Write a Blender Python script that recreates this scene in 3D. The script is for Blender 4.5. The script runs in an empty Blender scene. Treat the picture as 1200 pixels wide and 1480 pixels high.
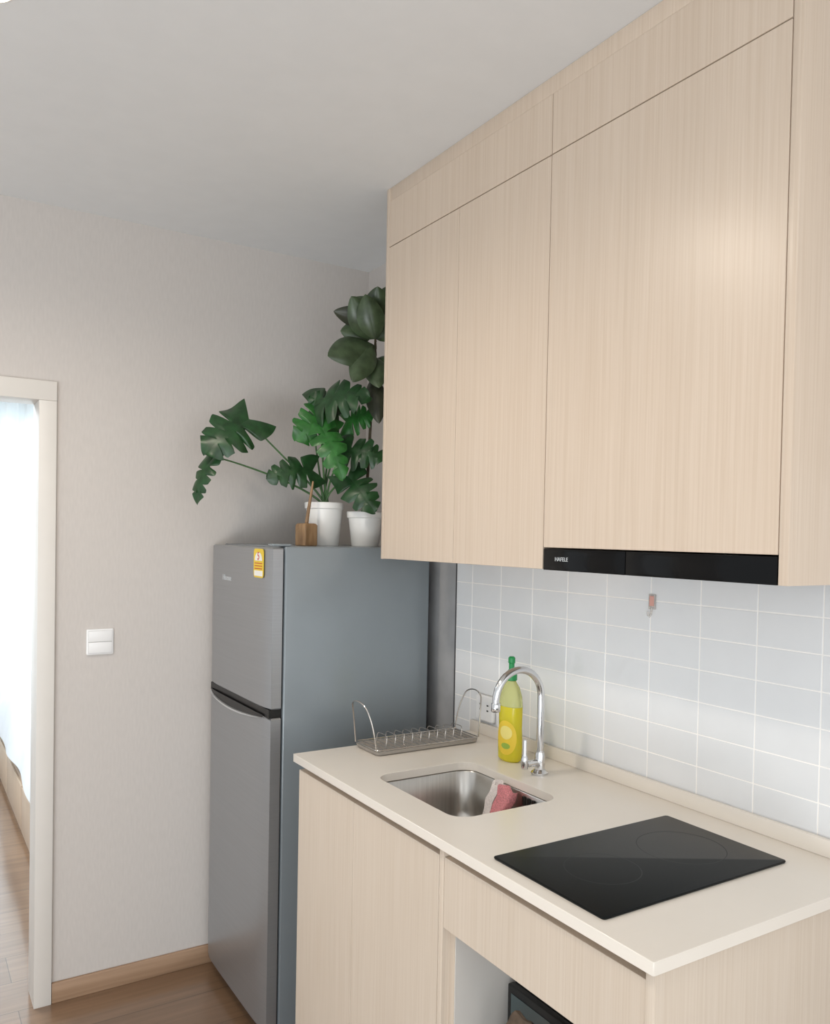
import bpy, bmesh, math, random
from mathutils import Vector, Matrix
random.seed(23)
C = bpy.context.scene.collection
PI = math.pi
# ------------------------------------------------------------------ camera
F, CXP, CYP = 1192.15, 600.0, 800.0
YAW, PITCH, ROLL = [math.radians(a) for a in (31.9606, -1.2133, 1.0867)]
EYE = Vector((-1.5231, -2.8369, 1.5259))
fw = Vector((math.sin(YAW)*math.cos(PITCH), math.cos(YAW)*math.cos(PITCH), math.sin(PITCH)))
rt0 = Vector((math.cos(YAW), -math.sin(YAW), 0)); up0 = rt0.cross(fw)
rt = rt0*math.cos(ROLL) + up0*math.sin(ROLL); up = -rt0*math.sin(ROLL) + up0*math.cos(ROLL)
cd = bpy.data.cameras.new('camera'); cam = bpy.data.objects.new('camera', cd); C.objects.link(cam)
cd.sensor_fit = 'HORIZONTAL'; cd.sensor_width = 36; cd.lens = 36*F/1200; cd.shift_y = 60/1200; cd.clip_start = 0.05
m = Matrix((rt, up, -fw)).transposed().to_4x4(); m.translation = EYE
cam.matrix_world = m
bpy.context.scene.camera = cam
def at(px, py, dep):            # a point of the place seen at a pixel, at a depth in metres
    return EYE + dep*(fw + rt*((px-CXP)/F) - up*((py-CYP)/F))
# ------------------------------------------------------------------ room measures
H = 2.5447; HF = 1.4876; XF = -0.6088; ZC = 0.925; XU = -0.311; ZU = 1.4565; ZS = 2.3705
YM = -1.4317
# ------------------------------------------------------------------ materials
def lin(c):
    return tuple(((v/255)/12.92 if v/255 <= .04045 else ((v/255+.055)/1.055)**2.4) for v in c) + (1,)
def mat(name, rgb, rough=.5, metal=0, spec=.5, coat=0, trans=0, noise=None, bump=None, emit=None, ior=None, var=.08):
    M = bpy.data.materials.new(name); M.use_nodes = True
    nt = M.node_tree; b = nt.nodes['Principled BSDF']
    c = lin(rgb)
    b.inputs['Base Color'].default_value = c
    b.inputs['Roughness'].default_value = rough; b.inputs['Metallic'].default_value = metal
    b.inputs['Specular IOR Level'].default_value = spec; b.inputs['Coat Weight'].default_value = coat
    b.inputs['Transmission Weight'].default_value = trans
    if ior: b.inputs['IOR'].default_value = ior
    if emit: b.inputs['Emission Color'].default_value = lin(emit[0]); b.inputs['Emission Strength'].default_value = emit[1]
    sc = noise if noise else (14, 14, 14)
    tc = nt.nodes.new('ShaderNodeTexCoord'); mp = nt.nodes.new('ShaderNodeMapping'); mp.inputs['Scale'].default_value = sc
    nz = nt.nodes.new('ShaderNodeTexNoise'); nz.inputs['Scale'].default_value = 1; nz.inputs['Detail'].default_value = 4
    nt.links.new(tc.outputs['Object'], mp.inputs[0]); nt.links.new(mp.outputs[0], nz.inputs['Vector'])
    v = var if noise else .012
    rp = nt.nodes.new('ShaderNodeValToRGB')
    rp.color_ramp.elements[0].position = .3; rp.color_ramp.elements[1].position = .7
    rp.color_ramp.elements[0].color = tuple(q*(1-v) for q in c[:3])+(1,); rp.color_ramp.elements[1].color = tuple(min(1, q*(1+v)) for q in c[:3])+(1,)
    nt.links.new(nz.outputs['Fac'], rp.inputs[0]); nt.links.new(rp.outputs[0], b.inputs['Base Color'])
    if bump:
        bp = nt.nodes.new('ShaderNodeBump'); bp.inputs['Strength'].default_value = bump; bp.inputs['Distance'].default_value = .002
        nt.links.new(nz.outputs['Fac'], bp.inputs['Height']); nt.links.new(bp.outputs[0], b.inputs['Normal'])
    return M
def wood(name, c0, c1, c2, grain=(260, 260, 3.2), rough=.5, axis_big=(16, 16, .4), coat=0, big=.09, fine=.10):
    M = bpy.data.materials.new(name); M.use_nodes = True; nt = M.node_tree; b = nt.nodes['Principled BSDF']
    tc = nt.nodes.new('ShaderNodeTexCoord')
    def nz(s, d):
        mp = nt.nodes.new('ShaderNodeMapping'); mp.inputs['Scale'].default_value = s
        n = nt.nodes.new('ShaderNodeTexNoise'); n.inputs['Scale'].default_value = 1; n.inputs['Detail'].default_value = d
        nt.links.new(tc.outputs['Object'], mp.inputs[0]); nt.links.new(mp.outputs[0], n.inputs['Vector']); return n
    a = nz(grain, 5); g = nz(axis_big, 3); f = nz(tuple(q*2.5 for q in grain), 2)
    r = nt.nodes.new('ShaderNodeValToRGB'); r.color_ramp.elements[0].position = .32; r.color_ramp.elements[1].position = .66
    r.color_ramp.elements[0].color = lin(c0); r.color_ramp.elements[1].color = lin(c1)
    e = r.color_ramp.elements.new(.48); e.color = lin(c2)
    nt.links.new(a.outputs['Fac'], r.inputs[0])
    mx = nt.nodes.new('ShaderNodeMixRGB'); mx.blend_type = 'MULTIPLY'; mx.inputs['Fac'].default_value = big
    r2 = nt.nodes.new('ShaderNodeValToRGB'); r2.color_ramp.elements[0].color = (.82, .80, .77, 1); r2.color_ramp.elements[1].color = (1.1, 1.1, 1.1, 1)
    r2.color_ramp.elements[0].position = .3; r2.color_ramp.elements[1].position = .7
    nt.links.new(g.outputs['Fac'], r2.inputs[0]); nt.links.new(r.outputs[0], mx.inputs[1]); nt.links.new(r2.outputs[0], mx.inputs[2])
    mx2 = nt.nodes.new('ShaderNodeMixRGB'); mx2.blend_type = 'MULTIPLY'; mx2.inputs['Fac'].default_value = fine
    r3 = nt.nodes.new('ShaderNodeValToRGB'); r3.color_ramp.elements[0].color = (.8, .78, .75, 1); r3.color_ramp.elements[0].position = .35; r3.color_ramp.elements[1].position = .6
    nt.links.new(f.outputs['Fac'], r3.inputs[0]); nt.links.new(mx.outputs[0], mx2.inputs[1]); nt.links.new(r3.outputs[0], mx2.inputs[2])
    nt.links.new(mx2.outputs[0], b.inputs['Base Color'])
    b.inputs['Roughness'].default_value = rough; b.inputs['Coat Weight'].default_value = coat
    return M
def plank_floor():
    M = bpy.data.materials.new('floor_planks'); M.use_nodes = True; nt = M.node_tree; b = nt.nodes['Principled BSDF']
    tc = nt.nodes.new('ShaderNodeTexCoord')
    mp = nt.nodes.new('ShaderNodeMapping')
    nt.links.new(tc.outputs['Object'], mp.inputs[0])
    br = nt.nodes.new('ShaderNodeTexBrick'); br.inputs['Scale'].default_value = 1; br.inputs['Brick Width'].default_value = 1.2; br.inputs['Row Height'].default_value = .19
    br.inputs['Mortar Size'].default_value = .0012; br.offset = .37
    br.inputs['Color1'].default_value = lin((138, 110, 86)); br.inputs['Color2'].default_value = lin((125, 98, 75)); br.inputs['Mortar'].default_value = lin((88, 68, 52))
    nt.links.new(mp.outputs[0], br.inputs['Vector'])
    m2 = nt.nodes.new('ShaderNodeMapping'); m2.inputs['Scale'].default_value = (2.5, 40, 1); nt.links.new(tc.outputs['Object'], m2.inputs[0])
    n = nt.nodes.new('ShaderNodeTexNoise'); n.inputs['Scale'].default_value = 1; n.inputs['Detail'].default_value = 6; nt.links.new(m2.outputs[0], n.inputs['Vector'])
    r = nt.nodes.new('ShaderNodeValToRGB'); r.color_ramp.elements[0].color = (.7, .66, .62, 1); r.color_ramp.elements[1].color = (1.1, 1.1, 1.1, 1)
    r.color_ramp.elements[0].position = .3; r.color_ramp.elements[1].position = .7
    nt.links.new(n.outputs['Fac'], r.inputs[0])
    mx = nt.nodes.new('ShaderNodeMixRGB'); mx.blend_type = 'MULTIPLY'; mx.inputs['Fac'].default_value = .8
    nt.links.new(br.outputs['Color'], mx.inputs[1]); nt.links.new(r.outputs[0], mx.inputs[2]); nt.links.new(mx.outputs[0], b.inputs['Base Color'])
    b.inputs['Roughness'].default_value = .28; b.inputs['Coat Weight'].default_value = .7; b.inputs['Coat Roughness'].default_value = .14
    return M
M = {}
M['wall'] = mat('wall_paper', (203, 197, 192), .85, noise=(160, 160, 30), bump=.15, var=.03)
M['ceil'] = mat('ceiling_paint', (233, 235, 236), .9)
M['white'] = mat('white_paint', (221, 217, 211), .45)
M['base'] = wood('baseboard_wood', (144, 116, 92), (168, 138, 112), (156, 126, 100), grain=(2, 60, 60), axis_big=(.4, 10, 10))
M['floor'] = plank_floor()
M['wood'] = wood('pale_oak_laminate', (208, 189, 169), (216, 199, 181), (212, 194, 175), rough=.3)
M['wood_low'] = wood('pale_oak_laminate_base', (206, 190, 172), (214, 200, 184), (210, 195, 178), rough=.4)
M['quartz'] = mat('cream_quartz', (232, 224, 213), .22, noise=(9, 9, 9), var=.01)
M['tile'] = mat('white_ceramic_tile', (232, 233, 234), .11)
M['grout'] = mat('white_grout', (253, 250, 246), .8)
M['edge'] = mat('tile_edge_trim', (80, 80, 82), .5)
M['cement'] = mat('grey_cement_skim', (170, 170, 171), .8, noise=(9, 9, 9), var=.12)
M['steel'] = mat('brushed_steel', (190, 186, 180), .28, 1, noise=(200, 6, 6), var=.08)
M['steel_dark'] = mat('dark_steel', (70, 68, 66), .4, .8)
M['chrome'] = mat('chrome', (214, 214, 215), .14, 1)
M['silver'] = mat('silver_door_finish', (164, 166, 169), .32, .7, noise=(1, 3, 260), var=.03)
M['lip'] = mat('satin_silver_lip', (214, 216, 218), .3, .7)
M['side'] = mat('grey_painted_steel', (130, 138, 143), .24, .12)
M['black'] = mat('black_plastic', (14, 14, 15), .4)
M['glass_black'] = mat('black_glass', (11, 15, 15), .3, spec=.14)
M['hood_black'] = mat('black_hood_glass', (7, 7, 8), .12, spec=.2)
M['ring'] = mat('printed_hob_ring', (22, 27, 27), .34, spec=.14)
M['pot'] = mat('white_plastic_pot', (240, 238, 234), .35)
M['soil'] = mat('dark_soil', (50, 40, 32), .95, noise=(120, 120, 120), bump=.8, var=.4)
M['leaf'] = mat('monstera_green', (30, 66, 32), .36, noise=(40, 40, 40), var=.4)
M['leaf_light'] = mat('fresh_monstera_green', (42, 100, 40), .36, noise=(40, 40, 40), var=.3)
M['stem'] = mat('plant_stem_green', (66, 104, 56), .5)
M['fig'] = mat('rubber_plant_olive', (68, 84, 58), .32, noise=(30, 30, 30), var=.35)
M['fig_red'] = mat('rubber_plant_dark', (56, 60, 46), .4, noise=(30, 30, 30), var=.3)  # leaves with a darker colour of their own
M['bark'] = mat('plant_bark', (78, 70, 52), .8, noise=(200, 200, 40), bump=.6, var=.3)
M['block'] = wood('carved_brown_wood', (124, 96, 66), (162, 130, 94), (142, 112, 80), grain=(60, 60, 12), axis_big=(20, 20, 8))
M['paper_yellow'] = mat('yellow_label', (232, 200, 60), .5)
M['paper_cream'] = mat('cream_label_print', (238, 222, 130), .5)
M['paper_white'] = mat('white_label', (240, 238, 230), .5)
M['red'] = mat('red_ink', (196, 60, 40), .5)
M['switch'] = mat('white_switch_plastic', (238, 238, 238), .3)
M['switch_gap'] = mat('switch_gap_grey', (190, 188, 186), .6)
M['socket_shadow'] = mat('socket_shadow_grey', (186, 184, 182), .5)
M['grey_plastic'] = mat('grey_plastic', (160, 153, 145), .45)
M['wire'] = mat('steel_wire', (196, 190, 184), .22, .9)
M['soap'] = mat('lemon_dish_soap', (236, 222, 60), .12, trans=.35, ior=1.33)
M['clear'] = mat('clear_bottle_plastic', (232, 234, 170), .1, trans=.7, ior=1.2)
M['green_cap'] = mat('green_cap_plastic', (24, 138, 74), .35)
M['green_ink'] = mat('green_ink', (150, 180, 70), .5)
M['pink'] = mat('pink_scrub_cloth', (222, 142, 146), .9, noise=(300, 300, 300), bump=1, var=.25)
M['offwhite'] = mat('white_scrub_cloth', (234, 224, 218), .9, noise=(300, 300, 300), bump=1, var=.12)
M['brown_cloth'] = mat('brown_cloth', (92, 76, 62), .95, noise=(60, 60, 60), bump=.8, var=.3)
M['sheet'] = mat('white_bed_linen', (226, 230, 234), .9, noise=(8, 8, 8), bump=.4, var=.02)
M['bedwood'] = wood('bed_base_wood', (190, 168, 144), (212, 192, 170), (202, 180, 158))
M['lamp'] = mat('lamp_diffuser', (255, 244, 225), .5, emit=((255, 240, 215), 9))
M['hookclear'] = mat('clear_hook_plastic', (240, 236, 232), .1, trans=.6, ior=1.2)
M['hook_mark'] = mat('pale_pink_sticker', (222, 168, 156), .5)
M['grey_ink'] = mat('pale_grey_ink', (205, 208, 210), .4)
M['steel_glass'] = mat('grey_oven_glass', (70, 86, 88), .08, coat=.5)
cur = bpy.data.materials.new('sheer_curtain'); cur.use_nodes = True
nt = cur.node_tree; nt.nodes.clear()
o_ = nt.nodes.new('ShaderNodeOutputMaterial'); mxs = nt.nodes.new('ShaderNodeMixShader'); tl = nt.nodes.new('ShaderNodeBsdfTranslucent'); df = nt.nodes.new('ShaderNodeBsdfDiffuse')
tl.inputs[0].default_value = (.87, .92, .94, 1); df.inputs[0].default_value = (.84, .88, .90, 1); mxs.inputs[0].default_value = .6
nt.links.new(df.outputs[0], mxs.inputs[1]); nt.links.new(tl.outputs[0], mxs.inputs[2]); nt.links.new(mxs.outputs[0], o_.inputs[0])
M['curtain'] = cur
# ------------------------------------------------------------------ mesh helpers
def wloc(o):
    v = Vector((0, 0, 0))
    while o: v += o.location; o = o.parent
    return v
def obj(name, bm, mt, parent=None, ang=35, fix=True):
    if parent: bmesh.ops.translate(bm, verts=bm.verts, vec=-wloc(parent))
    if fix: bmesh.ops.recalc_face_normals(bm, faces=bm.faces)
    for f in bm.faces: f.smooth = True
    me = bpy.data.meshes.new(name); bm.to_mesh(me); bm.free()
    me.set_sharp_from_angle(angle=math.radians(ang))
    for q in (mt if isinstance(mt, (list, tuple)) else [mt]): me.materials.append(M[q])
    o = bpy.data.objects.new(name, me); C.objects.link(o); o.parent = parent
    return o
def thing(name, label, cat, loc, group=None):
    o = bpy.data.objects.new(name, None); C.objects.link(o); o.location = loc; o.empty_display_size = .05
    tag(o, label, cat, group); return o
def tag(o, label, cat, group=None):
    o['label'] = label; o['category'] = cat
    if group: o['group'] = group
    return o
def struct(name, bm, mt, ang=35):
    o = obj(name, bm, mt, None, ang); o['kind'] = 'structure'; return o
def N(): return bmesh.new()
def merge(bm, t, mi=0):
    for f in t.faces: f.material_index = mi
    me = bpy.data.meshes.new('tmp'); t.to_mesh(me); t.free(); bm.from_mesh(me); bpy.data.meshes.remove(me)
def box(bm, x0, x1, y0, y1, z0, z1, bev=0, seg=2, mi=0, rot=None):
    t = N(); bmesh.ops.create_cube(t, size=1)
    bmesh.ops.scale(t, verts=t.verts, vec=(abs(x1-x0), abs(y1-y0), abs(z1-z0)))
    if bev: bmesh.ops.bevel(t, geom=list(t.edges), offset=bev, segments=seg, profile=.5, affect='EDGES')
    if rot: bmesh.ops.transform(t, matrix=rot, verts=t.verts)
    bmesh.ops.translate(t, verts=t.verts, vec=((x0+x1)/2, (y0+y1)/2, (z0+z1)/2))
    merge(bm, t, mi); return bm
def bx(*a, **k): return box(N(), *a, **k)
def tube(bm, pts, r, n=10, closed=False, mi=0):
    pts = [Vector(p) for p in pts]; K = len(pts)
    rs = r if isinstance(r, (list, tuple)) else [r]*K
    t = N(); rings = []; nv = None
    for i, p in enumerate(pts):
        a = pts[(i-1) % K] if (closed or i > 0) else p; b = pts[(i+1) % K] if (closed or i < K-1) else p
        tn = (b-a).normalized()
        if nv is None:
            nv = tn.orthogonal().normalized()
        else:
            nv = (nv - tn*nv.dot(tn))
            nv = nv.normalized() if nv.length > 1e-6 else tn.orthogonal().normalized()
        bn = tn.cross(nv)
        rings.append([t.verts.new(p + rs[i]*(nv*math.cos(2*PI*j/n) + bn*math.sin(2*PI*j/n))) for j in range(n)])
    for i in range(K if closed else K-1):
        A, B = rings[i], rings[(i+1) % K]
        for j in range(n): t.faces.new((A[j], A[(j+1) % n], B[(j+1) % n], B[j]))
    if not closed:
        t.faces.new(rings[0][::-1]); t.faces.new(rings[-1])
    merge(bm, t, mi); return bm
def lathe(bm, prof, c, n=32, sx=1, sy=1, cap0=True, cap1=True, mi=0):
    t = N(); rings = []
    for r, z in prof:
        rings.append([t.verts.new((c[0]+r*sx*math.cos(2*PI*j/n), c[1]+r*sy*math.sin(2*PI*j/n), c[2]+z)) for j in range(n)])
    for A, B in zip(rings, rings[1:]):
        for j in range(n): t.faces.new((A[j], A[(j+1) % n], B[(j+1) % n], B[j]))
    if cap0: t.faces.new(rings[0][::-1])
    if cap1: t.faces.new(rings[-1])
    merge(bm, t, mi); return bm
def rr(x0, x1, y0, y1, r, n=8):
    L = []
    for cx, cy, a0 in ((x1-r, y1-r, 0), (x0+r, y1-r, 90), (x0+r, y0+r, 180), (x1-r, y0+r, 270)):
        for k in range(n+1):
            a = math.radians(a0+90*k/n); L.append((cx+r*math.cos(a), cy+r*math.sin(a)))
    return L
def loft(bm, loops, cap0=True, cap1=True, mi=0):
    t = N(); R = [[t.verts.new(p) for p in L] for L in loops]; n = len(R[0])
    for A, B in zip(R, R[1:]):
        for j in range(n): t.faces.new((A[j], A[(j+1) % n], B[(j+1) % n], B[j]))
    if cap0: t.faces.new(R[0][::-1])
    if cap1: t.faces.new(R[-1])
    merge(bm, t, mi); return bm
def strip(A, B):
    t = N(); a = [t.verts.new(p) for p in A]; b = [t.verts.new(p) for p in B]
    for k in range(len(a)-1): t.faces.new((a[k], a[k+1], b[k+1], b[k]))
    return t
def bez(p0, p1, p2, p3, n=14):
    p0, p1, p2, p3 = map(Vector, (p0, p1, p2, p3)); L = []
    for i in range(n+1):
        t = i/n; L.append(p0*(1-t)**3 + p1*3*t*(1-t)**2 + p2*3*t*t*(1-t) + p3*t**3)
    return L
def text_bm(s, size, origin, ax, ay, depth=.0006, align='CENTER'):
    cu = bpy.data.curves.new('t', 'FONT'); cu.body = s; cu.size = size; cu.align_x = align; cu.align_y = 'CENTER'; cu.extrude = depth
    o = bpy.data.objects.new('t', cu); C.objects.link(o)
    dg = bpy.context.evaluated_depsgraph_get(); dg.update()
    me = bpy.data.meshes.new_from_object(o.evaluated_get(dg)); bpy.data.objects.remove(o)
    bm = N(); bm.from_mesh(me); bpy.data.meshes.remove(me)
    ax, ay = Vector(ax), Vector(ay); az = ax.cross(ay)
    mm = Matrix((ax, ay, az)).transposed().to_4x4(); mm.translation = Vector(origin)
    bmesh.ops.transform(bm, matrix=mm, verts=bm.verts); return bm
# ------------------------------------------------------------------ the setting
YB = -6.2; XL = -3.4; YD = 3.3
DX1 = -1.158; DX0 = -2.02; DZ = 1.93
struct('floor', bx(XL, 1.2, YB, YD, -.1, 0), 'floor')
struct('ceiling', bx(XL, 1.2, YB, YD, H, H+.1), 'ceil')
bm = N(); box(bm, DX1+.012, .012, 0, .1, 0, H); box(bm, XL, DX0-.012, 0, .1, 0, H); box(bm, DX0-.012, DX1+.012, 0, .1, DZ+.012, H)
struct('wall_left', bm, 'wall')
struct('wall_right', bx(.012, .13, YB, 0.1, 0, H), 'wall')
# tiled part of the right wall
bm = N(); TW, TH = .1451, .0725
box(bm, .0006, .0119, -3.05, -.655, ZC-.02, 1.62, mi=1)
y0 = -.740
for i in range(-1, 16):
    ya = y0 - (i+1)*TW; yb = y0 - i*TW
    if i == -1: yb = -.655
    for k in range(-7, 4):
        za = 1.382 + k*TH; zb = za + TH
        if za > 1.55: continue
        box(bm, 0, .006, ya+.0014, yb-.0014, max(za, ZC-.018)+.0014, zb-.0014, bev=.0005, seg=1)
box(bm, -.0015, .0119, -.6548, -.650, ZC-.02, 1.62, mi=2)
struct('wall_tiled', bm, ['tile', 'grout', 'edge'])
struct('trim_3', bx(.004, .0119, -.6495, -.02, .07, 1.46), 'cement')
# door casing and jamb
bm = N()
box(bm, DX1, -1.106, -.015, -.0005, 0, DZ, bev=.0015)
box(bm, DX0-.052, -1.106, -.015, -.0005, DZ+.0004, 1.991, bev=.0015)
box(bm, DX0-.052, DX0, -.015, -.0005, 0, DZ, bev=.0015)
box(bm, DX1, DX1+.0115, 0, .112, 0, DZ, bev=.001); box(bm, DX0-.0115, DX0, 0, .112, 0, DZ, bev=.001)
box(bm, DX0-.0115, DX1+.0115, 0, .112, DZ+.0002, DZ+.0115, bev=.001)
struct('trim_1', bm, 'white')
bm = bx(-1.105, .003, -.012, -.0005, 0, .066, bev=.003); struct('baseboard_left', bm, 'base')
# filler board between cupboards and ceiling
struct('trim_2', bx(XU+.002, XU+.02, -2.029, -.7017, 2.505, H-.0005, bev=.001), 'wood')
# bedroom shell beyond the doorway
bm = N(); WX0, WX1, WZ0, WZ1 = -2.3, .6, .25, 2.25
box(bm, XL, WX0, YD, YD+.12, 0, H); box(bm, WX1, 1.2, YD, YD+.12, 0, H); box(bm, WX0, WX1, YD, YD+.12, 0, WZ0); box(bm, WX0, WX1, YD, YD+.12, WZ1, H)
struct('wall_bedroom_far', bm, 'wall')
struct('wall_bedroom_right', bx(1.2, 1.3, .1, YD, 0, H), 'wall')
bm = N()
for x in (WX0, -.9, WX1-.05): box(bm, x, x+.05, YD+.03, YD+.08, WZ0, WZ1, bev=.004)
for z in (WZ0, 1.85, WZ1-.05): box(bm, WX0, WX1, YD+.03, YD+.08, z, z+.05, bev=.004)
struct('window_1', bm, 'white')
# ------------------------------------------------------------------ bedroom things
bm = N(); t = N(); n1, n2 = 260, 14; G = []
for i in range(n1+1):
    x = -2.4 + 3.1*i/n1; row = []
    for j in range(n2+1):
        z = .02 + (2.36-.02)*j/n2
        y = YD - .13 + .045*math.sin(x*52 + .6*math.sin(z*1.3)) + .015*math.sin(x*23+z)
        row.append(t.verts.new((x, y, z)))
    G.append(row)
for i in range(n1):
    for j in range(n2): t.faces.new((G[i][j], G[i+1][j], G[i+1][j+1], G[i][j+1]))
merge(bm, t)
o = thing('curtain', 'sheer white curtain hanging over the bright bedroom window', 'curtain', (-.85, YD-.13, .02))
obj('fabric', bm, 'curtain', o)
bm = tube(N(), [(-2.45, YD-.13, 2.375), (.72, YD-.13, 2.375)], .014, 12); obj('rail', bm, 'white', o)
o = thing('bed', 'low wooden bed with rumpled white bedding seen through the doorway', 'bed', (-.25, 1.95, 0))
obj('base', bx(-1.0, .55, .95, 2.95, .0, .27, bev=.006), 'bedwood', o)
for k in range(3):
    obj('drawer_front', bx(-1.012, -1.0005, .97+k*.66, .97+k*.66+.64, .03, .25, bev=.003), 'bedwood', o)
obj('mattress', bx(-.985, .54, .97, 2.94, .2705, .50, bev=.05, seg=4), 'sheet', o)
t = N(); G = []
for i in range(61):
    row = []
    for j in range(71):
        u = i/60; v = j/70
        x = -1.035 + 1.525*u; y = .98+1.9*v
        z = .59 + .03*math.sin(9*x+2*math.sin(5*y)) + .03*math.sin(12*y+3*x) + .018*math.sin(25*y)
        if u < .05: z = z*(u/.05)**.5 + (.335+.012*math.sin(5*y))*(1-(u/.05)**.5); x += .008*(1-u/.05)*math.sin(9*y)
        row.append(t.verts.new((x, y, z)))
    G.append(row)
for i in range(60):
    for j in range(70): t.faces.new((G[i][j], G[i+1][j], G[i+1][j+1], G[i][j+1]))
obj('duvet', t, 'sheet', o, 80)
# ------------------------------------------------------------------ refrigerator
YL, YR = -.029, -.572; XD = -.566
fr = thing('refrigerator', 'tall silver two-door refrigerator standing in the corner beside the worktop', 'refrigerator', ((XF-.05)/2, (YL+YR)/2, 0))
obj('body', bx(XD+.006, -.05, YR+.002, YL-.002, .03, HF, bev=.006, seg=3), 'side', fr)
bm = bx(XD-.0005, XD+.0055, YR+.012, YL-.012, .05, HF-.012); obj('gasket', bm, 'black', fr)
def door_panel(z0, z1):
    L = []
    prof = []
    for k in range(17):                                            # gently bowed front with rounded edges
        v = k/16; prof.append((YR + (YL-YR)*v, XF + .010*(2*v-1)**8))
    for z, ins in ((z0, .004), (z0+.004, 0), (z1-.004, 0), (z1, .004)):
        loop = [(x+ins, y + (ins if y < -.3 else -ins), z) for y, x in prof] + [(XD-.001, YL-ins, z), (XD-.001, YR+ins, z)]
        L.append(loop)
    return loft(N(), L)
ZF0 = 1.006; ZD1 = .980
d1 = obj('freezer_door', door_panel(ZF0, HF-.004), 'silver', fr, 25)
d2 = obj('fridge_door', door_panel(.045, ZD1), 'silver', fr, 25)
obj('handle_recess', bx(XF+.006, XD-.002, YR+.006, YL-.006, ZD1+.0005, ZF0-.0005), 'black', fr)
# scooped handle: black crescent with a silver lip at the head of the lower door
def fx_(y): 
    v = (y-YR)/(YL-YR); return XF + .010*(2*v-1)**8
ys = [-.036 + (-.530+.036)*k/28 for k in range(29)]
sg = [math.sin(PI*(k/28)**.85) for k in range(29)]
obj('grip_shadow', strip([(fx_(y)-.0012, y, ZD1+.006) for y in ys], [(fx_(y)-.0012, y, ZD1-.002-.020*s) for y, s in zip(ys, sg)]), 'black', d2)
L = []
for y, s in zip(ys, sg):
    x = fx_(y); zt = ZD1-.002-.018*s; zb_ = zt-.002-.010*s
    L.append([(x-.0005, y, zt), (x-.004-.003*s, y, zt-.001), (x-.005-.003*s, y, (zt+zb_)/2), (x-.0005, y, zb_)])
obj('handle_lip', loft(N(), L), 'lip', d2, 25)
obj('hinge_cover', bx(XF+.012, XD+.03, YR+.01, YR+.05, HF+.0003, HF+.008, bev=.003), 'side', fr)
for x in (-.52, -.1):
    for y in (-.52, -.08): obj('foot', lathe(N(), [(.02, 0), (.02, .03)], (x, y, .0005), 16), 'black', fr)
AX, AY = (0, -1, 0), (0, 0, 1)
obj('brand_lettering', text_bm('Hisense', .026, (XF-.0012, -.205, 1.377), AX, AY), 'grey_ink', d1)
SY_ = -.486
st = obj('energy_label', loft(N(), [[(XF-.0002, y, z) for y, z in rr(SY_-.040, SY_+.040, 1.392, 1.479, .012)], [(XF-.0014, y, z) for y, z in rr(SY_-.040, SY_+.040, 1.392, 1.479, .012)]]), 'paper_yellow', d1)
t = N(); vs = [t.verts.new((XF-.0018, SY_+.030*math.cos(a), 1.443+.026*math.sin(a))) for a in [PI*k/16 for k in range(17)]]; t.faces.new(vs)
obj('label_dial', t, 'paper_white', st)
obj('label_panel', bx(XF-.0018, XF-.0015, SY_-.033, SY_+.033, 1.397, 1.413), 'paper_white', st)
obj('label_number', text_bm('5', .034, (XF-.0022, SY_, 1.456), AX, AY), 'red', st)
for k in range(3): obj('label_line', bx(XF-.002, XF-.0016, SY_-.030, SY_+.030, 1.418+k*.008, 1.4205+k*.008), 'red', st)
# ------------------------------------------------------------------ upper cabinets
WG = .0013
c1 = thing('wall_cabinet', 'pale oak wall cabinet with two doors, next to the plants', 'cabinet', (-.155, (-.7017+YM)/2, ZU))
bm = N(); XB = -.004
box(bm, XU, XB, -.7177, -.7017, ZU, H-.0015, bev=.0008); box(bm, XU+.019, XB, YM+.0015, YM+.017, ZU+.004, 2.503)
box(bm, XU+.019, XB, YM+.017, -.7177, ZU+.004, ZU+.02); box(bm, XU+.019, XB, YM+.017, -.7177, 2.487, 2.503); box(bm, XU+.019, XB, YM+.017, -.7177, ZS-.008, ZS+.008); box(bm, XB-.004, XB, YM+.017, -.7177, ZU+.02, 2.487)
obj('body', bm, 'wood', c1)
YS = -1.079
def panel(y0, y1, z0, z1, xf=XU, par=None, name='door', mt='wood', g0=WG, g1=WG):
    return obj(name, bx(xf, xf+.018, y0+g0, y1-g1, z0+WG, z1-WG, bev=.0007, seg=1), mt, par)
panel(YS, -.7177, ZU, ZS, par=c1, g0=.0009); panel(YM, YS, ZU, ZS, par=c1, g1=.0009); panel(YM, -.7177, ZS, 2.505, par=c1, name='top_flap')
c2 = thing('wall_cabinet', 'pale oak wall cabinet with one wide door above the black hood', 'cabinet', (-.155, (-2.03+YM)/2, ZU))
bm = N()
box(bm, XU, XB, -2.030, -2.012, ZU, H-.0015, bev=.0008); box(bm, XU+.019, XB, YM-.017, YM-.0015, ZU+.05, 2.503)
box(bm, XU+.019, XB, -2.012, YM-.017, 1.507, 1.522); box(bm, XU+.019, XB, -2.012, YM-.017, 2.487, 2.503); box(bm, XU+.019, XB, -2.012, YM-.017, ZS-.008, ZS+.008); box(bm, XB-.004, XB, -2.012, YM-.017, 1.522, 2.487)
obj('body', bm, 'wood', c2)
panel(-2.011, YM, 1.505, ZS, par=c2); panel(-2.011, YM, ZS, 2.505, par=c2, name='top_flap')
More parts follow.
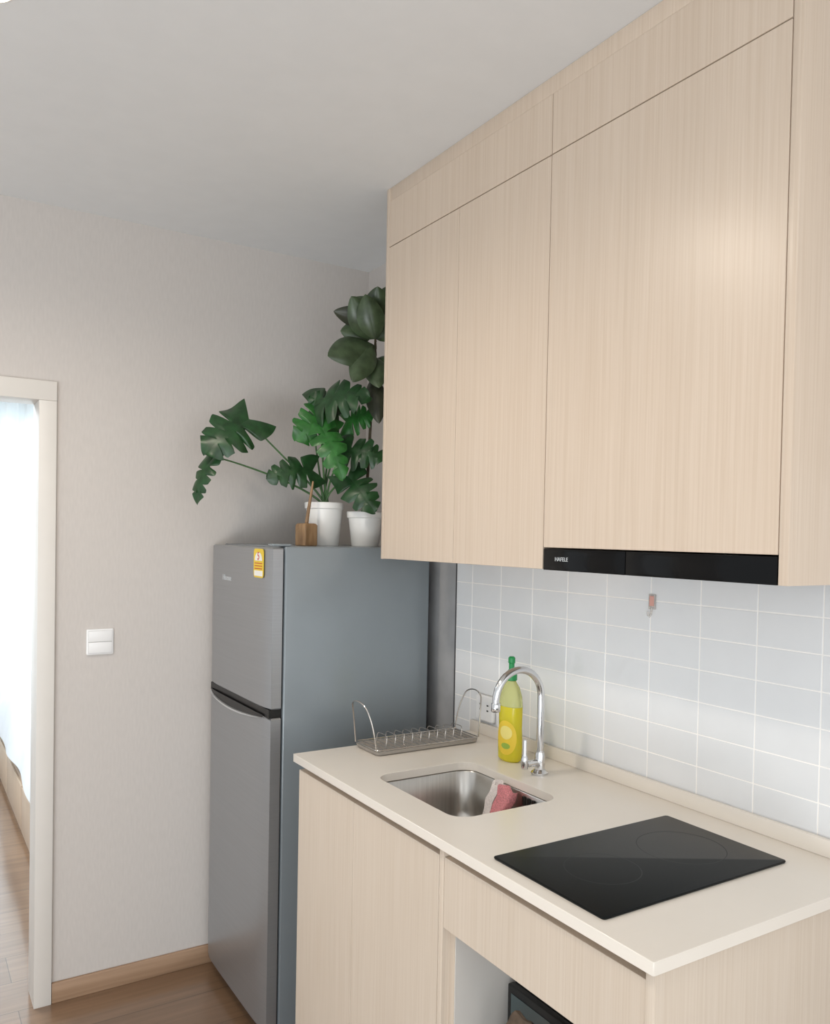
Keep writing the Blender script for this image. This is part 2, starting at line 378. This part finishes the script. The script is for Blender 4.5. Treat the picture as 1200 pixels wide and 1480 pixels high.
# hood
hd = thing('range_hood', 'slim black glass range hood under the wide upper cabinet', 'range hood', (-.16, -1.72, 1.456))
obj('body', bx(XU+.012, -.02, -2.009, YM-.003, 1.459, 1.5035, bev=.002), 'black', hd)
g1 = obj('front_glass', bx(XU-.001, XU+.0115, -1.678, YM-.003, 1.4565, 1.5035, bev=.0012), 'hood_black', hd)
g2 = obj('front_glass', bx(XU-.001, XU+.0115, -2.0105, -1.6795, 1.4565, 1.5035, bev=.0012), 'hood_black', hd)
obj('brand_lettering', text_bm('HAFELE', .0125, (XU-.0016, -1.494, 1.481), AX, AY, .0003), 'grey_ink', g1)
bm = N()
box(bm, -.27, -.05, -1.99, -1.45, 1.4570, 1.4588, bev=.0008, seg=1)
obj('filter', bm, 'grey_plastic', hd)
# ------------------------------------------------------------------ base cabinets
XD2 = -.596; ZB = .904; XK = -.006
s1 = thing('base_cabinet', 'pale oak base cabinet with two doors under the sink', 'cabinet', (-.3, -1.12, 0))
bm = N()
box(bm, XD2+.019, XK, -.791, -.773, 0, ZB-.001); box(bm, XD2, XK, -1.483, -1.467, .0, ZB-.001, bev=.0008)
box(bm, XD2+.019, XK, -1.467, -.791, .1, .118); box(bm, XK-.01, XK, -1.467, -.791, .118, ZB-.001); box(bm, XD2+.045, XD2+.06, -1.467, -.791, .0, .1)
box(bm, XD2+.03, XD2+.045, -1.467, -.791, .86, ZB-.001)
obj('body', bm, 'wood_low', s1)
panel(-1.093, -.774, .1, .884, XD2, s1, mt='wood_low', g0=.0010); panel(-1.466, -1.093, .1, .884, XD2, s1, mt='wood_low', g1=.0010)
s2 = thing('base_cabinet', 'pale oak open-niche base cabinet with drawer front under the black hob', 'cabinet', (-.3, -1.75, 0))
bm = N()
box(bm, XD2-.002, XK, -2.030, -2.012, 0, ZB-.001, bev=.0008); box(bm, XD2+.019, XK, -1.4995, -1.4835, 0, ZB-.001)
box(bm, XD2+.019, XK, -2.012, -1.4995, .28, .298); box(bm, XD2+.03, XK, -2.012, -1.4995, .742, .758)
box(bm, XD2+.03, XD2+.045, -2.012, -1.4995, .86, ZB-.001)
box(bm, XD2+.045, XD2+.06, -2.012, -1.4995, 0, .1)
obj('body', bm, 'wood_low', s2)
obj('back_panel', bx(XK-.01, XK, -2.012, -1.4995, .298, .742), 'white', s2)
obj('side_lining', bx(XD2+.02, XK-.0105, -1.5015, -1.4997, .2985, .7415), 'white', s2)
obj('drawer_front', bx(XD2, XD2+.018, -2.010, -1.4845, .742, .884, bev=.0009, seg=1), 'wood_low', s2)
# ------------------------------------------------------------------ worktop with sink cut-out
SX0, SX1, SY0, SY1 = -.515, -.222, -1.412, -1.048
wt = thing('worktop', 'continuous cream stone worktop with sink cut-out and low upstand', 'worktop', (-.3, -1.4, ZB))
t = N()
def loop_edges(L, z):
    vs = [t.verts.new((x, y, z)) for x, y in L]
    return [t.edges.new((vs[i], vs[(i+1) % len(vs)])) for i in range(len(vs))]
es = loop_edges(rr(-.610, -.0035, -2.037, -.763, .003, 2), ZC) + loop_edges(rr(SX0, SX1, SY0, SY1, .045), ZC)
bmesh.ops.triangle_fill(t, use_beauty=True, use_dissolve=False, edges=es)
r_ = bmesh.ops.extrude_face_region(t, geom=list(t.faces))
bmesh.ops.translate(t, verts=[v for v in r_['geom'] if isinstance(v, bmesh.types.BMVert)], vec=(0, 0, ZB-ZC))
sl = obj('slab', t, 'quartz', wt)
md = sl.modifiers.new('bevel', 'BEVEL'); md.width = .0015; md.segments = 2; md.limit_method = 'ANGLE'
obj('upstand', bx(-.0165, -.0035, -2.037, -.763, ZC+.0002, ZC+.034, bev=.0015), 'quartz', wt)
# ------------------------------------------------------------------ sink
sk = thing('sink', 'stainless steel rectangular sink bowl set under the worktop', 'sink', (-.38, -1.23, .75))
L = []
for z, ins, r in ((.9035, -.02, .06), (.9036, -.003, .048), (.900, 0, .045), (.80, .004, .05), (.776, .008, .055), (.764, .018, .055), (.7585, .034, .05), (.7565, .06, .04), (.7545, .115, .012)):
    L.append([(x, y, z) for x, y in rr(SX0+ins, SX1-ins, SY0+ins, SY1-ins, r)])
obj('basin', loft(N(), L, cap0=False), 'steel', sk, 60)
dr = obj('drain', lathe(N(), [(.046, 0), (.046, .003), (.040, .004), (.034, .0015), (.01, .001)], (-.37, -1.23, .7555), 28), 'chrome', sk)
for y in (-1.282, -1.300, -1.318): obj('overflow_slot', bx(SX1-.0068, SX1-.0012, y-.004, y+.004, .872, .894, bev=.001, seg=1), 'steel_dark', sk)
# scrub cloth leaning on the back of the bowl
o = thing('scrub_pad', 'pink and white scrub pad leaning inside the steel sink', 'scrub pad', (-.262, -1.226, .757))
rot = Matrix.Rotation(math.radians(12), 4, 'X') @ Matrix.Rotation(math.radians(14), 4, 'Y')
def pad(x0, x1, y0, y1, mi):
    t = N(); bmesh.ops.create_cube(t, size=1); bmesh.ops.subdivide_edges(t, edges=list(t.edges), cuts=5, use_grid_fill=True)
    for v in t.verts:
        p = v.co; k = 1-.35*max(0, abs(p.x)*2-.6)
        v.co = Vector(((x0+x1)/2+(x1-x0)*p.x, ((y0+y1)/2+(y1-y0)*p.y)*k + .004*math.sin(p.z*14), .142*(p.z) + .006*math.sin(p.y*7)))
        v.co.x += .003*math.sin(v.co.z*60+v.co.y*80)
    bmesh.ops.transform(t, matrix=rot, verts=t.verts)
    bmesh.ops.translate(t, verts=t.verts, vec=(-.266, -1.224, .841)); return t
obj('pink_side', pad(-.015, .013, -.038, .008, 0), 'pink', o, 60)
obj('white_side', pad(-.016, .012, .0085, .036, 0), 'offwhite', o, 60)
# ------------------------------------------------------------------ faucet
fx, fy = -.135, -1.233
o = thing('faucet', 'chrome gooseneck faucet rising behind the sink', 'faucet', (fx, fy, ZC))
obj('base', lathe(N(), [(.022, .0005), (.022, .005), (.017, .008), (.013, .013), (.013, .05), (.0115, .054), (.0115, .058)], (fx, fy, ZC), 28), 'chrome', o)
R = .0725; zc = 1.196-R
pts = [(fx, fy, ZC+.05), (fx, fy, 1.0), (fx, fy, 1.06), (fx, fy, zc)] + [(fx-R+R*math.cos(a), fy, zc+R*math.sin(a)) for a in [PI*k/20 for k in range(1, 21)]] + [(fx-2*R, fy, zc-.012)]
sp = obj('spout', tube(N(), pts, .0092, 16), 'chrome', o)
obj('spout_tip', lathe(N(), [(.0102, -.026), (.0115, -.024), (.0115, -.006), (.0102, -.004)], (fx-2*R, fy, zc), 20), 'chrome', o)
bm = tube(N(), [(fx-.011, fy, ZC+.030), (fx-.044, fy, ZC+.030)], .0085, 16)
obj('valve', bm, 'chrome', o)
hd_ = obj('handle', lathe(N(), [(.0075, .006), (.009, .009), (.009, .032), (.007, .038), (.0048, .044), (.0048, .078), (.0035, .081)], (fx-.050, fy, ZC+.012), 20), 'chrome', o)
# ------------------------------------------------------------------ soap bottle
bx_, by_ = -.121, -1.094
o = thing('soap_bottle', 'dish soap bottle with yellow liquid and green cap beside the faucet', 'bottle', (bx_, by_, ZC))
BSX, BSY = .80, 1.18
prof = [(.027, .0005), (.033, .006), (.034, .03), (.034, .06), (.0325, .09), (.033, .12), (.0335, .15), (.031, .175), (.024, .198), (.016, .210), (.013, .216)]
obj('liquid', lathe(N(), [(r, z) for r, z in prof if z < .145] + [(.0332, .148)], (bx_, by_, ZC), 32, sx=BSX, sy=BSY), 'soap', o)
obj('upper_shell', lathe(N(), [(.0332, .1485)] + [(r, z) for r, z in prof if z > .149], (bx_, by_, ZC), 32, sx=BSX, sy=BSY), 'clear', o)
cp = obj('cap', lathe(N(), [(.014, .2165), (.0155, .218), (.0155, .238), (.010, .243), (.0075, .247), (.0075, .262), (.0095, .264), (.0095, .277), (.006, .281)], (bx_, by_, ZC), 24), 'green_cap', o)
def on_bottle(a0, a1, z0, z1, off, n=14, ell=True):
    t = N()
    def P(u, v):
        a = PI + (a0+(a1-a0)*(u*.5+.5)); z = z0+(z1-z0)*(v*.5+.5)
        r = .0340+off
        return (bx_+BSX*r*math.cos(a), by_+BSY*r*math.sin(a), ZC+z)
    c = t.verts.new(P(0, 0)); rings = []
    for k in (1, 2, 3):
        rings.append([t.verts.new(P(k/3*math.cos(2*PI*j/28), k/3*math.sin(2*PI*j/28))) for j in range(28)])
    for j in range(28): t.faces.new((c, rings[0][j], rings[0][(j+1) % 28]))
    for A, B in zip(rings, rings[1:]):
        for j in range(28): t.faces.new((A[j], B[j], B[(j+1) % 28], A[(j+1) % 28]))
    return t
lb = obj('label', on_bottle(-.65, 1.25, .020, .112, .0006), 'paper_yellow', o)
obj('label_emblem', on_bottle(-.2, .85, .062, .098, .0011), 'paper_cream', lb)
obj('label_band', on_bottle(-.05, .7, .036, .052, .0011), 'green_ink', lb)
# ------------------------------------------------------------------ dish rack
RX0, RX1, RY0, RY1 = -.425, -.082, -.902, -.772
TZ = .0155
o = thing('dish_rack', 'steel wire dish rack with grey slotted drip tray on the worktop', 'dish rack', ((RX0+RX1)/2, (RY0+RY1)/2, ZC))
L = [[(x, y, z) for x, y in rr(RX0+i, RX1-i, RY0+i, RY1-i, .012)] for z, i in ((ZC+.0005, .006), (ZC+.003, .002), (ZC+.012, 0), (ZC+.012, .003), (ZC+.005, .006), (ZC+.004, .011))]
obj('tray', loft(N(), L), 'grey_plastic', o)
bm = N()
for k in range(16): 
    x = RX0+.02+k*(RX1-RX0-.04)/15
    tube(bm, [(x, RY0+.004, ZC+TZ), (x, RY1-.004, ZC+TZ)], .0011, 8)
tube(bm, [(x, y, ZC+TZ) for x, y in rr(RX0, RX1, RY0, RY1, .012, 5)], .0018, 8, closed=True)
obj('wire_base', bm, 'wire', o)
for k in range(10):
    x = RX0+.045+k*(RX1-RX0-.09)/9
    h = .030; ya, yb = RY0+.030, RY0+.085
    pts = [(x, ya, ZC+TZ)] + bez((x+.002, ya, ZC+TZ+h*.6), (x+.004, ya+.001, ZC+TZ+h), (x+.004, ya+.004, ZC+TZ+h), (x+.005, ya+.012, ZC+TZ+h), 5) + bez((x+.005, yb-.012, ZC+TZ+h), (x+.004, yb-.004, ZC+TZ+h), (x+.004, yb-.001, ZC+TZ+h), (x+.002, yb, ZC+TZ+h*.6), 5) + [(x, yb, ZC+TZ)]
    obj('plate_divider', tube(N(), pts, .0011, 8), 'wire', o)
for s, x in ((-1, RX0), (1, RX1)):
    pts = bez((x, RY0+.005, ZC+TZ), (x+s*.004, RY0+.006, ZC+.06), (x+s*.012, RY0+.012, ZC+.10), (x+s*.022, RY0+.025, ZC+.128), 8)
    pts += bez((x+s*.022, RY0+.025, ZC+.128), (x+s*.028, RY0+.04, ZC+.148), (x+s*.028, RY1-.04, ZC+.148), (x+s*.022, RY1-.025, ZC+.128), 10)[1:]
    pts += bez((x+s*.022, RY1-.025, ZC+.128), (x+s*.012, RY1-.012, ZC+.10), (x+s*.004, RY1-.006, ZC+.06), (x, RY1-.005, ZC+TZ), 8)[1:]
    obj('handle', tube(N(), pts, .0021, 8), 'wire', o)
# ------------------------------------------------------------------ hob
hx0, hx1, hy0, hy1 = -.580, -.106, -1.908, -1.620
hym = (hy0+hy1)/2
o = thing('induction_hob', 'black glass induction hob lying flush on the worktop', 'hob', ((hx0+hx1)/2, hym, ZC))
L = [[(x, y, z) for x, y in rr(hx0+i, hx1-i, hy0+i, hy1-i, .006, 4)] for z, i in ((ZC+.0004, .001), (ZC+.003, 0), (ZC+.0046, .0006), (ZC+.005, .002))]
obj('glass_plate', loft(N(), L), 'glass_black', o)
for cx, r in ((-.23, .085), (-.44, .07)):
    t = N(); A = []; B_ = []
    for k in range(48):
        a = 2*PI*k/48
        A.append(t.verts.new((cx+r*math.cos(a), hym+r*math.sin(a), ZC+.00508))); B_.append(t.verts.new((cx+(r-.0016)*math.cos(a), hym+(r-.0016)*math.sin(a), ZC+.00508)))
    for k in range(48): t.faces.new((A[k], A[(k+1) % 48], B_[(k+1) % 48], B_[k]))
    obj('cooking_ring', t, 'ring', o)
# ------------------------------------------------------------------ small wall things
HZ = -.006
o = thing('wall_hook', 'small clear stick-on hook on the white tiles', 'hook', (-.0005, -1.472, 1.379))
obj('plate', bx(-.004, -.0007, -1.483, -1.461, 1.368+HZ, 1.404+HZ, bev=.0015), 'hookclear', o)
obj('hook', tube(N(), [(-.004, -1.472, 1.372+HZ), (-.006, -1.472, 1.357+HZ), (-.011, -1.472, 1.351+HZ), (-.016, -1.472, 1.354+HZ), (-.018, -1.472, 1.362+HZ)], .0026, 10), 'hookclear', o)
obj('sticker', bx(-.0048, -.0042, -1.479, -1.465, 1.376+HZ, 1.400+HZ, bev=.0002, seg=1), 'hook_mark', o)
o = thing('light_switch', 'white double light switch on the beige wall', 'light switch', (-.967, -.0005, 1.159))
L = [[(x, y, z) for x, z in rr(-1.009+i, -.925-i, 1.118+i, 1.202-i, .004, 4)] for y, i in ((-.0006, 0), (-.006, 0), (-.008, .003))]
obj('plate', loft(N(), L), 'switch', o)
obj('recess', bx(-1.0042, -.9298, -.0086, -.0079, 1.1234, 1.1966), 'switch_gap', o)
for z0, z1 in ((1.1240, 1.1590), (1.1610, 1.1960)):
    obj('rocker', bx(-1.0036, -.9304, -.0105, -.0087, z0, z1, bev=.0008), 'switch', o)
o = thing('wall_socket', 'white wall socket on the tiles behind the dish rack', 'socket', (-.0005, -.830, .998))
obj('plate_shadow', bx(-.003, -.0007, -.8745, -.7855, .9635, 1.0465, bev=.001), 'socket_shadow', o)  # grey rim paints a shadow outline round the plate
L = [[(x, y, z) for y, z in rr(-.872+i, -.788-i, .966+i, 1.044-i, .006, 4)] for x, i in ((-.0032, 0), (-.010, 0), (-.013, .003))]
obj('plate', loft(N(), L), 'switch', o)
for y in (-.848, -.812):
    for z in (1.0, 1.016): obj('slot', bx(-.0136, -.0128, y-.004, y+.004, z-.0022, z+.0022), 'steel_dark', o)
LX, LY = -1.396, -1.069
o = thing('ceiling_downlight', 'round glowing downlight in the white ceiling', 'downlight', (LX, LY, H))
obj('ring', lathe(N(), [(.053, -.0005), (.053, -.002), (.051, -.003), (.050, -.002), (.050, -.0005)], (LX, LY, H), 32, cap0=False, cap1=False), 'white', o)
obj('diffuser', lathe(N(), [(.0495, -.0006), (.0495, -.003)], (LX, LY, H), 32), 'lamp', o)
# ------------------------------------------------------------------ niche things
o = thing('microwave', 'black framed microwave inside the niche under the hob', 'microwave', (-.27, -1.73, .2985))
obj('body', bx(-.435, -.09, -1.965, -1.515, .303, .605, bev=.004), 'black', o)
bm = N(); box(bm, -.452, -.4355, -1.965, -1.515, .303, .605, bev=.003); dd = obj('door', bm, 'black', o)
obj('window', bx(-.4535, -.4522, -1.86, -1.528, .322, .590, bev=.0003, seg=1), 'steel_glass', dd)
obj('control_panel', bx(-.4535, -.4522, -1.955, -1.872, .322, .590, bev=.0003, seg=1), 'glass_black', dd)
for x in (-.4, -.12):
    for y in (-1.93, -1.55): obj('foot', lathe(N(), [(.01, 0), (.01, .005)], (x, y, .2983), 12), 'black', o)
t = N(); bmesh.ops.create_icosphere(t, subdivisions=4, radius=1)
for v in t.verts:
    p = v.co; n = .06*math.sin(7*p.x+3*p.z)+.05*math.sin(9*p.y+5*p.z)+.04*math.sin(13*p.z)
    q = p*(1+n); v.co = Vector((-.518+.044*q.x, -1.655+.080*q.y, .4345+.162*max(q.z, -1)))
zmin = min(v.co.z for v in t.verts)
for v in t.verts: v.co.z += .2985-zmin
tag(obj('cloth_bundle', t, 'brown_cloth'), 'crumpled brown cloth bundle in front of the microwave', 'cloth')
# ------------------------------------------------------------------ plants on the refrigerator
def pot(o, c, rt_, rb, h):
    prof = [(rb, .0005), (rb+.002, .003), (rt_-.006, h-.022), (rt_-.001, h-.020), (rt_, h-.002), (rt_-.002, h), (rt_-.006, h-.001), (rt_-.009, h-.02)]
    obj('pot', lathe(N(), prof, c, 40, cap1=False), 'pot', o)
    obj('soil', lathe(N(), [(rt_-.010, h-.024), (rt_-.012, h-.014), (.02, h-.008)], c, 28), 'soil', o)
def leaf(bm, base, tip, width, face, kind='split', arch=.08, cup=.18, mi=0):
    base, tip = Vector(base), Vector(tip); d = tip-base; L = d.length; d.normalize()
    n = Vector(face); n = (n-d*n.dot(d)).normalized(); s = d.cross(n)
    U = 190 if kind == 'split' else 22; V = 7
    t = N(); cols = {-1: [], 1: []}
    nj = {q: [(x+random.uniform(-.025, .025), random.uniform(.74, .95), random.uniform(.016, .030)) for x in random.choice(((.28, .46, .63, .79), (.24, .40, .57, .74), (.32, .52, .72)))] for q in (-1, 1)}
    ph = random.uniform(0, 6)
    for i in range(U+1):
        u = i/U
        for sd in (-1, 1):
            nf = 1
            if kind == 'split':
                sh = (math.sin(PI*min(1, u*.88+.12)**.66))**.62*(1+.07*math.sin(u*17+sd+ph))
                for q, dp, sg_ in nj[sd]: nf = min(nf, 1-dp*math.exp(-(abs(u-q)/sg_)**2.0))
            else:
                sh = math.sin(PI*(u**.9))**.75 if 0 < u < 1 else 0
            w = width/2*sh
            mid = base + d*(L*u) + n*(arch*L*(math.sin(PI*u*.85)-u*.6))
            row = []
            for j in range(V+1):
                v = j/V
                lat = w*v*(1-(1-nf)*(v**.55))
                along = 0; wob = 0
                if kind == 'split':
                    along = -.28*L*(1-u)**3*v + .34*L*v*v*u*(1.05-u)
                    wob = .05*width*v*v*math.sin(u*14+ph+sd)
                row.append(t.verts.new(mid + s*sd*lat + d*along + n*(cup*lat*(.5-2.0*v)+wob)))
            cols[sd].append(row)
    for sd in (-1, 1):
        for A, B in zip(cols[sd], cols[sd][1:]):
            for j in range(V): t.faces.new((A[j], A[j+1], B[j+1], B[j]))
    bmesh.ops.remove_doubles(t, verts=t.verts, dist=1e-6)
    merge(bm, t, mi)
toC = lambda p, u=0, r=0: (EYE-Vector(p)).normalized() + Vector((0, 0, u)) + rt*r
mc = (-.320, -.330, HF)
o = thing('potted_monstera', 'potted monstera with wide split green leaves on the refrigerator', 'potted plant', mc)
pot(o, mc, .066, .047, .144)
fol = N(); stm = N(); lf2 = N()
D0 = 2.765; root = Vector((mc[0], mc[1], HF+.13))
# base pixel, tip pixel, depths, width, facing tilt, bright
LV = [((360, 606), 2.66, (296, 656), 2.57, .172, .7, .1, 0, (384, 640)),
      ((309, 660), 2.62, (284, 728), 2.60, .076, .1, -.8, 0, (345, 668)),
      ((452, 680), 2.70, (386, 690), 2.62, .116, .3, 0, 0, (458, 695)),
      ((452, 588), 2.72, (534, 572), 2.64, .165, .6, 0, 0, (452, 640)),
      ((470, 600), 2.72, (428, 636), 2.66, .138, .1, 0, 1, (462, 650)),
      ((463, 615), 2.68, (496, 692), 2.62, .105, 0, .2, 1, (466, 660)),
      ((490, 600), 2.74, (448, 572), 2.72, .115, .3, 0, 0, (470, 650)),
      ((495, 652), 2.72, (556, 662), 2.68, .125, .4, 0, 0, (478, 690)),
      ((503, 688), 2.70, (542, 740), 2.63, .125, .2, 0, 0, (490, 700)),
      ((500, 610), 2.76, (540, 600), 2.74, .11, .5, 0, 1, (480, 650))]
for bp, bd, tp, td, w, u, r, br, mid in LV:
    b_ = at(bp[0], bp[1], bd); t_ = at(tp[0], tp[1], td)
    leaf(lf2 if br else fol, b_, t_, w, toC(b_, u, r), arch=.18)
    mp_ = at(mid[0], mid[1], (bd+D0)/2)
    tube(stm, bez(root+Vector((random.uniform(-.015, .015), random.uniform(-.015, .015), -.005)), root+Vector((0, 0, .05)), mp_, b_, 12), [.0042-.0018*k/12 for k in range(13)], 8)
obj('foliage', fol, 'leaf', o, 80, fix=False); obj('foliage', lf2, 'leaf_light', o, 80, fix=False); obj('stems', stm, 'stem', o)
o.children[2]['label'] = 'dark green split leaves'; o.children[3]['label'] = 'bright green young leaves'
fc = (-.202, -.400, HF)
o = thing('potted_rubber_plant', 'tall rubber plant with dark oval leaves in white pot beside the cabinet', 'potted plant', fc)
pot(o, fc, .062, .043, .116)
tr = N(); pts = [Vector((fc[0], fc[1], HF+.10)), at(533, 660, 2.77), at(536, 600, 2.77), at(541, 520, 2.76), at(545, 450, 2.76)]
tube(tr, bez(pts[0], pts[1], pts[3], pts[4], 20), [.006-.003*k/20 for k in range(21)], 10)
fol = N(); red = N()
FV = [((543, 490), 2.74, (508, 428), 2.67, .105, .3, 0), ((543, 500), 2.74, (474, 514), 2.64, .120, .5, 0), ((538, 500), 2.72, (510, 552), 2.65, .085, .2, 0),
      ((543, 465), 2.74, (482, 450), 2.70, .070, -.2, 1), ((545, 465), 2.76, (546, 414), 2.70, .09, .2, 0), ((543, 490), 2.69, (528, 425), 2.65, .09, .1, 0),
      ((540, 545), 2.74, (548, 612), 2.68, .070, 0, 1), ((543, 490), 2.76, (590, 450), 2.72, .09, .3, 0), ((541, 520), 2.76, (590, 540), 2.72, .09, .4, 0), ((545, 455), 2.76, (505, 432), 2.78, .08, .2, 0), ((545, 455), 2.76, (575, 410), 2.78, .08, .2, 0), ((540, 480), 2.76, (492, 478), 2.74, .09, .4, 0), ((540, 515), 2.75, (548, 560), 2.68, .08, .2, 0)]
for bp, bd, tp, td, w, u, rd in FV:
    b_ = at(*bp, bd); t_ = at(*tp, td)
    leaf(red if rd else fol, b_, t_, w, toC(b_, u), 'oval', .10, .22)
    tube(tr, [b_+(at(544, bp[1]+14, 2.765)-b_), b_], .0022, 6)
obj('trunk', tr, 'bark', o); obj('foliage', fol, 'fig', o, 80, fix=False); obj('foliage', red, 'fig_red', o, 80, fix=False)
o.children[3]['label'] = 'olive green oval leaves'; o.children[4]['label'] = 'darker green leaves'
wc = (-.416, -.400, HF)
o = thing('wooden_holder', 'small brown wooden block with a slanted stick on the refrigerator', 'ornament', wc)
L = []
rm = Matrix.Rotation(.25, 3, 'Z')
for z, w, r in ((.0005, .024, .003), (.003, .026, .004), (.066, .026, .004), (.071, .023, .005), (.073, .018, .005)):
    L.append([tuple(Vector(wc) + rm @ Vector((x, y, z))) for x, y in rr(-w, w, -w, w, r, 5)])
obj('block', loft(N(), L), 'block', o)
obj('stick', tube(N(), [(wc[0]+.0, wc[1], HF+.071), (wc[0]+.006, wc[1]-.002, HF+.12), (wc[0]+.018, wc[1]-.006, HF+.208)], [.006, .0055, .003], 10), 'block', o)
# ------------------------------------------------------------------ light
W = bpy.data.worlds.new('world'); bpy.context.scene.world = W; W.use_nodes = True
bg = W.node_tree.nodes['Background']; bg.inputs[0].default_value = (.92, .965, 1, 1); bg.inputs[1].default_value = .86
def area(name, loc, to, sx, sy, e, col):
    l = bpy.data.lights.new(name, 'AREA'); l.shape = 'RECTANGLE'; l.size = sx; l.size_y = sy; l.energy = e; l.color = col
    o = bpy.data.objects.new(name, l); C.objects.link(o); o.location = loc
    o.rotation_euler = (Vector(to)-Vector(loc)).to_track_quat('-Z', 'Y').to_euler(); return o
area('window_daylight', (-3.6, -4.2, 1.5), (-.4, -1.0, 1.3), 2.2, 1.8, 14, (.94, .98, 1))
area('rear_fill', (-1.2, -6.0, 1.5), (-.6, -1.0, 1.3), 2.2, 1.8, 30, (.94, .98, 1))  # added rear fill that brightens the cabinet end panel
area('ceiling_fill', (-3.3, -3.6, .35), (-1.5, -1.3, 2.5), 2.0, 1.0, 50, (.92, .97, 1))  # added fill near the floor, aimed up to lighten the ceiling
area('bedroom_daylight', (-.85, YD+.4, 1.4), (-.85, 0, 1.0), 2.8, 2.0, 62, (.93, .98, 1))
area('bedroom_fill', (-1.7, 1.2, 2.45), (-1.2, 1.6, 0), 1.2, .8, 70, (.84, .93, 1))
def spot(name, loc, e, ang=130, col=(1, .91, .80), blend=.9):
    l = bpy.data.lights.new(name, 'SPOT'); l.energy = e; l.spot_size = math.radians(ang); l.spot_blend = blend; l.color = col; l.shadow_soft_size = .07
    o = bpy.data.objects.new(name, l); C.objects.link(o); o.location = loc
spot('downlight_glow', (LX, LY, H-.02), 34, 165, (1, .89, .76), .6)
spot('downlight_glow_far', (-2.05, -.85, H-.02), 24)
spot('downlight_glow_near', (-1.42, -2.35, H-.02), 15, 165, (1, .90, .78), .6)
bpy.context.scene.view_settings.view_transform = 'Standard'
